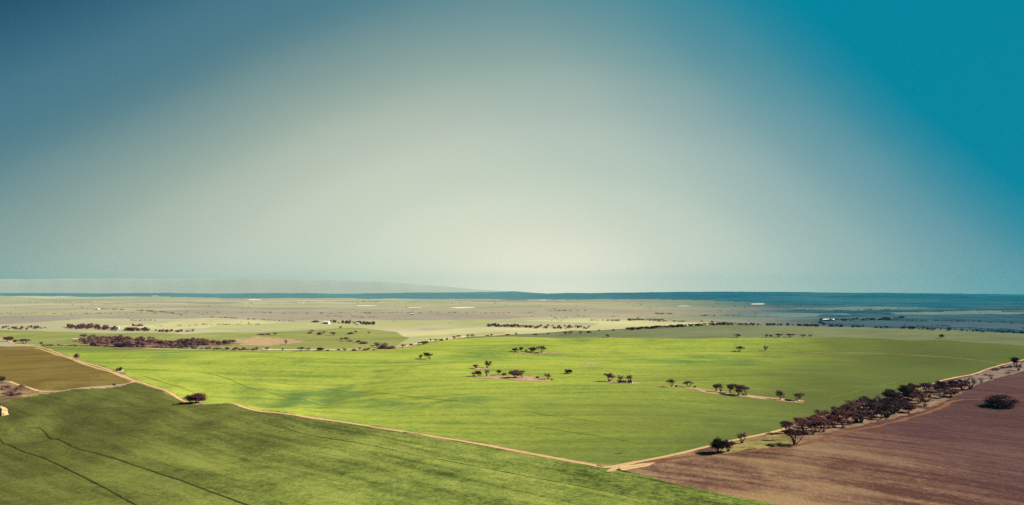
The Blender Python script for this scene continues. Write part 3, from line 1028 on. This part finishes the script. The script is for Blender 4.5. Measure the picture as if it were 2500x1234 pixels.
# long belt between wheat and fallow
scatter([(1900, 1060), (1960, 1038), (2070, 1006), (2110, 1010), (2090, 1040), (2000, 1066), (1930, 1072)], 18, 19, (20, 34), (1.0, 1.45), ['umbrella', 'umbrella', 'sparse', 'vase', 'lean'], 'brown tree in the near half of the long belt', 'trees in the near half of the belt', ('leaf', 'leaf', 'leafmauve'), 3)
scatter([(2080, 1003), (2170, 982), (2250, 958), (2330, 936), (2362, 945), (2320, 972), (2255, 1000), (2170, 1022), (2100, 1036)], 36, 17, (20, 36, .75), (1.0, 1.5), ['umbrella', 'round', 'umbrella', 'vase', 'sparse'], 'dark tree in the far half of the long belt', 'trees in the far half of the belt', ('leafdark', 'leaf', 'leafdark'), 4)
# brown wood on the left
scatter([(190, 832), (215, 826), (260, 827), (330, 831), (380, 833), (390, 845), (330, 850), (230, 846)], 58, 8, (9, 14), (1.0, 1.5), ['round', 'umbrella', 'bush', 'vase'], 'brown tree in the thick western half of the left wood', 'trees in the thick half of the left wood', ('leaf', 'leafmauve', 'leafmauve'), 5, .4)
scatter([(375, 838), (420, 836), (470, 833), (510, 836), (575, 838), (570, 842), (500, 844), (440, 852), (385, 848)], 40, 9, (8, 13), (1.0, 1.5), ['round', 'umbrella', 'bush', 'sparse'], 'brown tree in the thin eastern half of the left wood', 'trees in the thin half of the left wood', ('leaf', 'leafmauve'), 6, .4)
# roadside trees along the sandy road, left to right
ROW_A = [(530, 855, 7, 12, 'umbrella'), (553, 855, 8, 9, 'umbrella'), (577, 856, 9, 10, 'umbrella'), (596, 856, 8, 9, 'umbrella'), (626, 857, 10, 7, 'vase'), (651, 857, 9, 13, 'umbrella'), (690, 857, 7, 6, 'vase'), (735, 858, 11, 20, 'umbrella'), (752, 857, 8, 14, 'sparse'), (782, 857, 9, 18, 'round'), (800, 857, 4, 8, 'bush'), (826, 856, 5, 8, 'bush'), (842, 857, 7, 10, 'sparse'), (866, 857, 6, 12, 'bush'), (878, 856, 8, 9, 'umbrella'), (898, 856, 7, 10, 'vase'), (912, 856, 4, 6, 'bush'), (890, 856, 5, 12, 'bush')]
for k, (px, py, h, w, st) in enumerate(ROW_A):
    tree(px, py, h, w, st, LOOK[st] + ' tree, ' + nth(ROW_A, k) + ' from the left along the road below the wood', 'leaf' if k % 4 else 'leafmauve', 'trees beside the sandy road')
ROW_B = [(921, 849, 9, 16, 'umbrella'), (935, 852, 14, 22, 'bush'), (941, 846, 9, 16, 'umbrella'), (955, 852, 8, 22, 'bush'), (918, 844, 8, 20, 'umbrella'), (890, 839, 6, 20, 'bush'), (875, 836, 6, 12, 'bush'), (846, 833, 10, 12, 'umbrella'), (856, 834, 4, 12, 'bush'), (833, 832, 8, 8, 'sparse'), (782, 818, 9, 12, 'bush'), (791, 814, 6, 10, 'vase'), (815, 819, 9, 16, 'vase'), (832, 803, 6, 9, 'vase'), (757, 815, 6, 10, 'bush'), (762, 811, 5, 11, 'umbrella'), (640, 818, 4, 18, 'bush'), (655, 818, 5, 10, 'bush'), (671, 819, 7, 11, 'umbrella'), (698, 841, 12, 7, 'sparse'), (855, 816, 6, 14, 'bush'), (868, 814, 6, 10, 'umbrella'), (901, 816, 7, 8, 'umbrella')]
for k, (px, py, h, w, st) in enumerate(ROW_B):
    tree(px, py, h, w, st, LOOK[st] + ' tree, ' + nth(ROW_B, k) + ' from the left in the scattered gully trees', 'leafmauve' if k % 3 else 'leaf', 'gully trees')
ROW_C = [(984, 848, 8, 14, 'vase'), (1004, 844, 5, 9, 'bush'), (1022, 842, 7, 7, 'tall'), (1034, 842, 9, 14, 'round'), (1041, 838, 6, 12, 'bush'), (1051, 835, 8, 6, 'vase'), (1064, 835, 7, 12, 'umbrella'), (1078, 832, 5, 9, 'bush'), (1091, 830, 5, 6, 'bush'), (1109, 828, 8, 10, 'sparse'), (1121, 826, 8, 14, 'umbrella'), (1142, 825, 9, 8, 'sparse'), (1153, 824, 8, 11, 'umbrella'), (1190, 821, 3, 8, 'bush'), (1200, 821, 6, 6, 'sparse'), (1240, 819, 4, 12, 'bush'), (1260, 819, 7, 6, 'vase'), (1308, 818, 3, 12, 'bush'), (1338, 817, 5, 8, 'sparse'), (1380, 818, 8, 12, 'umbrella'), (1393, 816, 7, 14, 'sparse'), (1417, 815, 7, 11, 'vase'), (1437, 813, 5, 12, 'bush'), (1463, 810, 6, 5, 'vase'), (1498, 808, 5, 8, 'bush')]
for k, (px, py, h, w, st) in enumerate(ROW_C):
    tree(px, py, h, w, st, LOOK[st] + ' tree, ' + nth(ROW_C, k) + ' from the left along the diagonal sandy road', 'leaf' if k % 3 else 'leafmauve', 'trees along the diagonal road')
rr = random.Random(21)
for k in range(46):
    t = k / 45
    px = 1536 + t * 224 + rr.uniform(-3, 3)
    py = np.interp(px, [1536, 1600, 1680, 1760], [806.5, 802.5, 797.5, 793.5])
    h = rr.uniform(5, 8.5) * (1 - .15 * t)
    tree(px, py, h, h * rr.uniform(1.1, 1.8), rr.choice(['umbrella', 'round', 'bush']), 'dark tree in the dense upper end of the diagonal road', 'leafdark' if k % 3 else 'leaf', 'trees of the dense upper road')


# low bushes
SHRUB = {}


def shrub_mesh(var, leafkey):
    if (var, leafkey) in SHRUB:
        return SHRUB[(var, leafkey)]
    rs = np.random.RandomState(900 + var)
    n = 12
    cs = np.column_stack([rs.uniform(-1.0, 1.0, n), rs.uniform(-1.0, 1.0, n), rs.uniform(.35, 1.15, n)])
    sz = [(rs.uniform(.35, .6), rs.uniform(.35, .6), rs.uniform(.3, .45)) for _ in range(n)]
    LV, LF = leaves(rs, cs, sz, 70, .16)
    LV[:, 2] = np.maximum(LV[:, 2], 0)
    TV, TF = [], []
    for c in cs:
        tube(TV, TF, bez(np.array([c[0] * .1, c[1] * .1, -.15]), c * [.5, .5, .35], c), np.linspace(.06, .015, 5), 4)
    V = np.vstack([LV, np.array(TV)])
    faces = [tuple(f) for f in LF] + [tuple(i + len(LV) for i in f) for f in TF]
    o = mesh_obj('shrub', V, faces, M[leafkey], smooth=False)
    o.data.materials.append(M['bark'])
    mi = np.zeros(len(o.data.polygons), np.int32)
    mi[len(LF):] = 1
    o.data.polygons.foreach_set('material_index', mi)
    me = o.data
    bpy.data.objects.remove(o)
    SHRUB[(var, leafkey)] = me
    return me


def shrub(px, py, h, w, label, leaf='leaf', group=None):
    x, y = pix(px, py)
    o = bpy.data.objects.new('shrub', shrub_mesh(rnd.randrange(4), leaf))
    o.location = (x, y, gz(x, y) - .02)
    o.rotation_euler = (0, 0, rnd.uniform(0, 6.28))
    wm = w / FPX * y / 2.6
    o.scale = (wm, wm, h / FPX * y / 1.5)
    COL.objects.link(o)
    return tag(o, label, 'shrub', group)


shrub(291, 907, 12, 14, 'round bush beside the track near a pale bare spot')
shrub(279, 941, 5, 8, 'tiny bush on the lower track of the olive paddock')
shrub(37, 836, 7, 10, 'bush between the two trees near the left edge')
shrub(1231, 917, 9, 11, 'low bush left of the largest middle clump tree')
shrub(1312, 924, 7, 8, 'small round bush in bare soil right of the middle clump')
shrub(1347, 929, 5, 6, 'tiny bush at the foot of the rightmost middle clump tree')
shrub(1389, 912, 11, 21, 'dark bush on a small mound alone in a hollow', 'leafdark')
shrub(1525, 936, 8, 12, 'dense low bush between the two sparse trees')
shrub(1514, 936, 9, 14, 'dark low bush at the foot of the first sparse tree', 'leafdark')
shrub(1538, 936, 8, 12, 'dark low bush at the foot of the second sparse tree', 'leafdark')
shrub(1651, 946, 6, 8, 'small bush right of the flat topped row tree')
shrub(1697, 947, 5, 8, 'small bush right of the broad many stemmed tree')
shrub(1926, 979, 5, 22, 'low dark thicket between the last two row trees', 'leafdark')
for px, py, h, w in [(20, 946, 6, 26), (45, 950, 8, 16), (30, 958, 5, 26), (12, 962, 5, 16), (36, 965, 8, 30), (5, 952, 6, 16), (52, 946, 7, 12)]:
    shrub(px, py, h, w, 'grey brown scrub bush on the rough ground at the left edge', 'leafmauve', 'scrub at the left edge')
rr = random.Random(5)
for k in range(46):
    px = 108 + k * 11.3 + rr.uniform(-3, 3)
    py = np.interp(px, [100, 350, 640], [844, 848.5, 855.5])
    shrub(px, py, rr.uniform(2.5, 4.5), rr.uniform(10, 15), 'low dark bush in the hedge along the sandy road', 'leafdark' if k % 2 else 'leaf', 'hedge bushes')
for px, py, h, w in [(2345, 946, 10, 20), (2358, 938, 8, 18), (2432, 905, 7, 16), (2448, 900, 6, 14), (2466, 898, 6, 12), (2460, 912, 5, 12), (2405, 917, 5, 12)]:
    shrub(px, py, h, w, 'low dry bush on the bare verge near the right edge', 'leafmauve', 'verge bushes')


# ---------------------------------------------------------------- far scrub: too many and too small to count
def far_scrub():
    rs = np.random.RandomState(77)
    cs, hs = [], []

    def add(px, py, h, w):
        x, y = pix(px, py)
        cs.append((x, y, h / FPX * y, w / FPX * y))

    def line(pts, n, h, w, jy=.6):
        pts = np.array(pts, float)
        s = np.r_[0, np.cumsum(np.linalg.norm(np.diff(pts, axis=0), axis=1))]
        for t in rs.uniform(0, s[-1], n):
            k = rs.uniform(.6, 1.3)
            add(np.interp(t, s, pts[:, 0]), np.interp(t, s, pts[:, 1]) + rs.uniform(-jy, jy), h * k, w * k * rs.uniform(.8, 1.5))

    # western belt behind the wood, farm clumps, crest line, and the broken lines of the plain
    line([(0, 803), (60, 803), (120, 803)], 22, 6, 9, 3)
    line([(165, 801), (230, 802), (290, 806)], 60, 8, 8, 3)
    line([(290, 806), (360, 809), (410, 811)], 36, 7, 8, 2)
    line([(400, 810), (440, 811), (480, 811)], 10, 6, 9, 1)
    line([(325, 797), (348, 797)], 8, 5, 6, .8)
    line([(762, 787), (785, 788)], 8, 5, 7)
    line([(806, 788), (850, 789), (915, 793)], 52, 6, 6, 2)
    line([(1190, 797), (1300, 800)], 46, 6, 7, 1.5)
    line([(1300, 800), (1360, 801), (1442, 801)], 46, 5, 7, 3)
    line([(1760, 793.5), (1900, 795), (2000, 797.5)], 60, 5, 8, 1.2)
    line([(2000, 797.5), (2250, 804), (2500, 815), (2560, 818)], 70, 5, 9, 1.2)
    line([(1436, 783), (1520, 784)], 16, 3, 9)
    line([(1530, 782), (1620, 783)], 34, 4, 9, 1.5)
    line([(1600, 785), (1740, 787), (1800, 790)], 30, 3, 10)
    line([(1600, 767), (1640, 768)], 12, 3, 8)
    line([(1680, 771), (1800, 773)], 18, 2.5, 9)
    line([(2000, 788), (2015, 795)], 14, 4, 5, .5)
    line([(2000, 782), (2050, 783), (2140, 781), (2205, 777)], 80, 4, 8, 2)
    line([(2095, 758), (2200, 756)], 30, 2.2, 9, 1)
    line([(2150, 782), (2300, 784), (2500, 789)], 50, 2.5, 10, 1.2)
    line([(2200, 795), (2320, 798)], 14, 2.5, 8, 2)
    line([(0, 767), (200, 767), (400, 765), (600, 764)], 40, 2, 9, 1)
    line([(330, 758), (390, 762), (440, 769), (460, 771)], 40, 2.5, 9, .8)
    line([(240, 755), (300, 757)], 18, 2, 9)
    line([(320, 783), (380, 783)], 16, 2.5, 6)
    line([(500, 774), (545, 776), (600, 780), (720, 786)], 30, 2.5, 9)
    line([(380, 797), (470, 795), (500, 794), (640, 793)], 24, 2.5, 8)
    line([(40, 740), (300, 739)], 16, 1.5, 10, 1)
    line([(600, 764), (820, 766), (950, 765), (1150, 765), (1310, 766)], 70, 2, 10, 1.5)
    line([(800, 773), (940, 776)], 22, 2, 9, 1)
    line([(870, 738), (930, 738)], 12, 1.5, 9, .5)
    line([(1330, 760), (1430, 759)], 20, 2, 9, 1)
    line([(1350, 778), (1430, 772)], 16, 2, 8, 2)
    line([(2300, 805), (2350, 801), (2480, 813)], 10, 4, 8, 2)
    for _ in range(90):
        add(rs.uniform(-20, 1300), 735 + 55 * rs.rand() ** 1.2, rs.uniform(1.2, 2.6), rs.uniform(2, 6))
    for _ in range(110):
        add(rs.uniform(1250, 2520), 742 + 45 * rs.rand(), rs.uniform(1.2, 2.4), rs.uniform(2, 7))
    V, E = [], []
    for x, y, h, w in cs:
        east = x / y > .27 + .06 * math.sin(x * 5)
        z = gz(x, y)
        n = 34
        d = rs.normal(size=(n, 3))
        d /= np.linalg.norm(d, axis=1)[:, None]
        m = 1 + .3 * math.sin(x * 3)
        p = np.array([x, y, z + h * .55]) + d * np.array([w * .45 * m, w * .45, h * .42]) * rs.uniform(.3, 1, (n, 1))
        p[:, 2] = np.maximum(p[:, 2], z + .1 * h)
        p[:5, 2] = z
        a = rs.normal(size=(n, 3))
        a /= np.linalg.norm(a, axis=1)[:, None]
        b = np.cross(a, rs.normal(size=(n, 3)))
        b /= np.linalg.norm(b, axis=1)[:, None]
        L = h * .26 * rs.uniform(.6, 1.3, (n, 1))
        (E if east else V).append(np.stack([p - a * L, p + b * L * .7, p + a * L, p - b * L * .7], 1).reshape(-1, 3))
    V = np.vstack(V)
    E = np.vstack(E)
    o = mesh_obj('distant_heath_scrub', E, np.arange(len(E)).reshape(-1, 4), M['leafheath'], smooth=False)
    tag(o, 'lines and clumps of bluish dark scrub on the far right heath', 'scrub', kind='stuff')
    o = mesh_obj('distant_scrub', V, np.arange(len(V)).reshape(-1, 4), M['leaf'], smooth=False)
    tag(o, 'lines and clumps of far brown scrub across the pale plain', 'scrub', kind='stuff')


far_scrub()


# ---------------------------------------------------------------- rocks, rubble, logs, heap at the corner
def rock_mesh(rs, rx, ry, rz, name, mat, parent=None, loc=(0, 0, 0), n=14):
    V, F = [], []
    ph = rs.uniform(0, 6.28, 8)
    for i in range(n // 2 + 1):
        e = math.pi / 2 * i / (n // 2)
        for k in range(n):
            a = 2 * math.pi * k / n
            m = 1 + .14 * math.sin(3 * a + ph[0] + 2 * e) + .10 * math.sin(5 * a + ph[1]) + .07 * math.sin(7 * e + ph[2] + a) + .04 * rs.normal()
            V.append((rx * m * math.cos(e) ** .7 * math.cos(a) + loc[0], ry * m * math.cos(e) ** .7 * math.sin(a) + loc[1], rz * math.sin(e) * (1 + .1 * math.sin(2 * a + ph[3])) - .15 + loc[2]))
    for i in range(n // 2):
        for k in range(n):
            k2 = (k + 1) % n
            F.append((i * n + k, i * n + k2, (i + 1) * n + k2, (i + 1) * n + k))
    return mesh_obj(name, V, F, mat, parent, smooth=False)


rs = np.random.RandomState(3)
x, y = pix(2, 1014)
root = bpy.data.objects.new('rock_outcrop', None)
root.location = (x - 1.2, y + 1.5, gz(x, y))
COL.objects.link(root)
tag(root, 'rounded tan rock outcrop at the left edge among the crop', 'rock')
for (lx, ly, a, b, h) in [(0, 0, 3.4, 2.6, 4.4), (1.9, -.9, 2.0, 1.6, 3.0), (-2.8, .6, 2.6, 2.2, 3.3), (2.9, -.6, 1.2, 1.0, 1.6)]:
    rock_mesh(rs, a, b, h, 'boulder', M['rock'], root, (lx, ly, 0))


def rubble(px, py, w, label, n=9, seed=0, size=.5):
    r2 = np.random.RandomState(seed)
    x, y = pix(px, py)
    root = bpy.data.objects.new('stone_heap', None)
    root.location = (x, y, gz(x, y))
    COL.objects.link(root)
    tag(root, label, 'stones')
    wm = w / FPX * y
    for k in range(n):
        s = size * r2.uniform(.6, 1.5)
        rock_mesh(r2, s, s * r2.uniform(.6, 1), s * r2.uniform(.5, .9), 'stone', M['stone'], root, (r2.uniform(-.5, .5) * wm, r2.uniform(-.5, .5) * wm * .8, 0), 8)


rubble(1945, 980, 24, 'pale rubble at the foot of the tree at the row end', 12, 1, .55)
rubble(1540, 936, 10, 'small pale rubble under the second sparse tree', 6, 2, .6)
rubble(1272, 929, 16, 'pale stones on the bare soil of the middle clump', 7, 3, .5)
rubble(1165, 902, 12, 'pale stones on the bare strip of the pair of trees', 5, 4, .5)

x, y = pix(1511, 1149)
root = bpy.data.objects.new('earth_heap', None)
root.location = (x, y, gz(x, y))
COL.objects.link(root)
tag(root, 'small dark heap with a post at the corner of the three fields', 'heap')
rock_mesh(rs, 1.0, .8, .7, 'mound', M['redsoil'], root)
V, F = [], []
tube(V, F, [(0, .1, -.3), (.02, .1, .7), (.05, .1, 1.35)], [.14, .13, .11], 6)
mesh_obj('post', np.array(V), F, M['deadwood'], root)


def log(px0, py0, px1, py1, r, label, limbs=2, name='fallen_log', seed=0):
    r2 = np.random.RandomState(seed)
    a, b = np.array(pix(px0, py0)), np.array(pix(px1, py1))
    c = (a + b) / 2
    root = bpy.data.objects.new(name, None)
    root.location = (c[0], c[1], gz(*c))
    COL.objects.link(root)
    tag(root, label, 'log', 'fallen logs' if 'one of' in label else None)
    V, F = [], []
    pts = []
    for t in np.linspace(0, 1, 6):
        q = a + (b - a) * t + r2.normal(size=2) * .12
        pts.append(np.array([q[0] - c[0], q[1] - c[1], gz(*q) - gz(*c) + r * .75]))
    tube(V, F, pts, np.linspace(r, r * .45, 6), 7)
    mesh_obj('stem', np.array(V), F, M['deadwood'], root)
    for k in range(limbs):
        V, F = [], []
        s = pts[2 + k % 3]
        e = s + np.array([r2.uniform(-1.2, 1.2), r2.uniform(-1, 1), r2.uniform(.5, 1.3)])
        tube(V, F, bez(s, (s + e) / 2 + [0, 0, .2], e, 4), np.linspace(r * .4, .03, 4), 5)
        mesh_obj('branch', np.array(V), F, M['deadwood'], root)


log(1858, 1076, 1896, 1078, .28, 'fallen grey log on the yellow grass before the umbrella tree', 3, seed=1)
log(1809, 1094, 1823, 1092, .15, 'short forked branch lying right of the arching tree', 2, seed=2)
log(1514, 1150, 1544, 1155, .16, 'thin dark pole lying beside the earth heap', 0, seed=3)
log(1458, 1138, 1474, 1141, .2, 'dark log at the edge of the near crop by the corner', 1, seed=4)
log(2404, 932, 2425, 929, .2, 'long bent branch on the bare verge below a dead tree', 2, seed=5)
log(2448, 914, 2466, 915, .25, 'dark log on the bare verge near the right edge', 1, seed=6)
log(2052, 1046, 2068, 1048, .2, 'pale log at the lower edge of the belt', 1, seed=7)
log(985, 1056, 1032, 1063, .18, 'dark brush line beside the middle of the near track', 4, seed=8)


# ---------------------------------------------------------------- farm sheds
def shed(px, py, w, dep, h, rot, label, doors=1, wall='ironwhite', roof='ironwhite'):
    x, y = pix(px, py)
    root = bpy.data.objects.new('farm_shed', None)
    root.location = (x, y, gz(x, y))
    root.rotation_euler = (0, 0, rot)
    COL.objects.link(root)
    tag(root, label, 'shed')
    hw, hd = w / 2, dep / 2
    rid = h + dep * .22
    V = [(-hw, -hd, -.5), (hw, -hd, -.5), (hw, hd, -.5), (-hw, hd, -.5), (-hw, -hd, h), (hw, -hd, h), (hw, hd, h), (-hw, hd, h), (-hw, 0, rid), (hw, 0, rid)]
    F = [(0, 1, 5, 4), (2, 3, 7, 6), (1, 2, 6, 9, 5), (3, 0, 4, 8, 7)]
    mesh_obj('wall', V, F, M[wall], root, False)
    e = .5
    sl = (rid - h) / hd
    V, F = [], []
    for s in (-1, 1):
        k = len(V)
        for xx in (-hw - e, hw + e):
            V += [(xx, s * (hd + e), h - sl * e + .05), (xx, 0, rid + .05), (xx, 0, rid + .17), (xx, s * (hd + e), h - sl * e + .17)]
        F += [(k, k + 1, k + 5, k + 4), (k + 3, k + 2, k + 6, k + 7), (k, k + 3, k + 7, k + 4), (k, k + 1, k + 2, k + 3), (k + 4, k + 5, k + 6, k + 7)]
    mesh_obj('roof', V, F, M[roof], root, False)
    for d in range(doors):
        cx = (d + .5) / doors * w - hw
        V = [(cx - 1.6, -hd - .06, 0), (cx + 1.6, -hd - .06, 0), (cx + 1.6, -hd - .06, h * .8), (cx - 1.6, -hd - .06, h * .8),
             (cx - 1.6, -hd + .03, 0), (cx + 1.6, -hd + .03, 0), (cx + 1.6, -hd + .03, h * .8), (cx - 1.6, -hd + .03, h * .8)]
        mesh_obj('door', V, [(0, 1, 2, 3), (0, 4, 5, 1), (1, 5, 6, 2), (2, 6, 7, 3), (3, 7, 4, 0)], M['door'], root, False)


shed(797, 791, 13, 8, 3.6, -.2, 'white gabled shed among trees at the far farm')
shed(873, 793, 6, 5, 2.6, .1, 'small white hut right of the far farm shed')
shed(2022, 783.5, 24, 6, 2.4, .12, 'long white shed below the dark wood on the right', 3)
shed(237, 756, 11, 7, 3.2, .1, 'white farmhouse far off on the left plain')
shed(288, 803, 4, 3, 2.4, .0, 'tiny white hut in the western belt of trees')
shed(1006, 769, 6, 5, 3.0, .1, 'tiny pale hut on the grey central plain')


# ---------------------------------------------------------------- far haze bank and the air
def far_haze_bank():  # bank of haze modelled as a solid range
    us = np.linspace(-1.3, .06, 240)
    top = np.interp(us, [-1.3, -.7, -.62, -.45, -.30, -.22, -.14, -.05, .06], [255, 268, 272, 276, 280, 250, 200, 110, 30])
    top = top + 2.5 * np.sin(us * 31) + 2.0 * np.sin(us * 71 + 1) + 1.4 * np.sin(us * 173)
    V = []
    prof = [(10600, 0.0), (11000, .45), (11350, .85), (11600, 1.0), (11900, .9), (12300, .3), (12600, 0)]
    for d, k in prof:
        for u, t in zip(us, top):
            V.append((u * d, d, -8 + (t + 8) * k ))
    n = len(us)
    i = np.arange((len(prof) - 1) * (n - 1))
    a = (i // (n - 1)) * n + i % (n - 1)
    o = mesh_obj('haze_hills', V, np.stack([a, a + 1, a + n + 1, a + n], 1), M['range'])
    tag(o, 'faint haze bank built as a long range above the left horizon', kind='structure')


far_haze_bank()

hz = bpy.data.materials.new('thin blue haze')
hz.use_nodes = True
t = hz.node_tree
t.nodes.clear()
out = t.nodes.new('ShaderNodeOutputMaterial')
pv = t.nodes.new('ShaderNodeVolumePrincipled')
pv.inputs['Color'].default_value = (.03, .23, .275, 1)
pv.inputs['Density'].default_value = 2.6e-5
pv.inputs['Anisotropy'].default_value = 0.0
t.links.new(pv.outputs[0], out.inputs['Volume'])
B, b0, b1 = 13200.0, -40.0, 330.0
V = [(-B, -B, b0), (B, -B, b0), (B, B, b0), (-B, B, b0), (-B, -B, b1), (B, -B, b1), (B, B, b1), (-B, B, b1)]
hb = mesh_obj('haze', V, [(3, 2, 1, 0), (4, 5, 6, 7), (0, 1, 5, 4), (1, 2, 6, 5), (2, 3, 7, 6), (3, 0, 4, 7)], hz, smooth=False)
tag(hb, 'thin pale blue haze over the whole plain', kind='stuff')
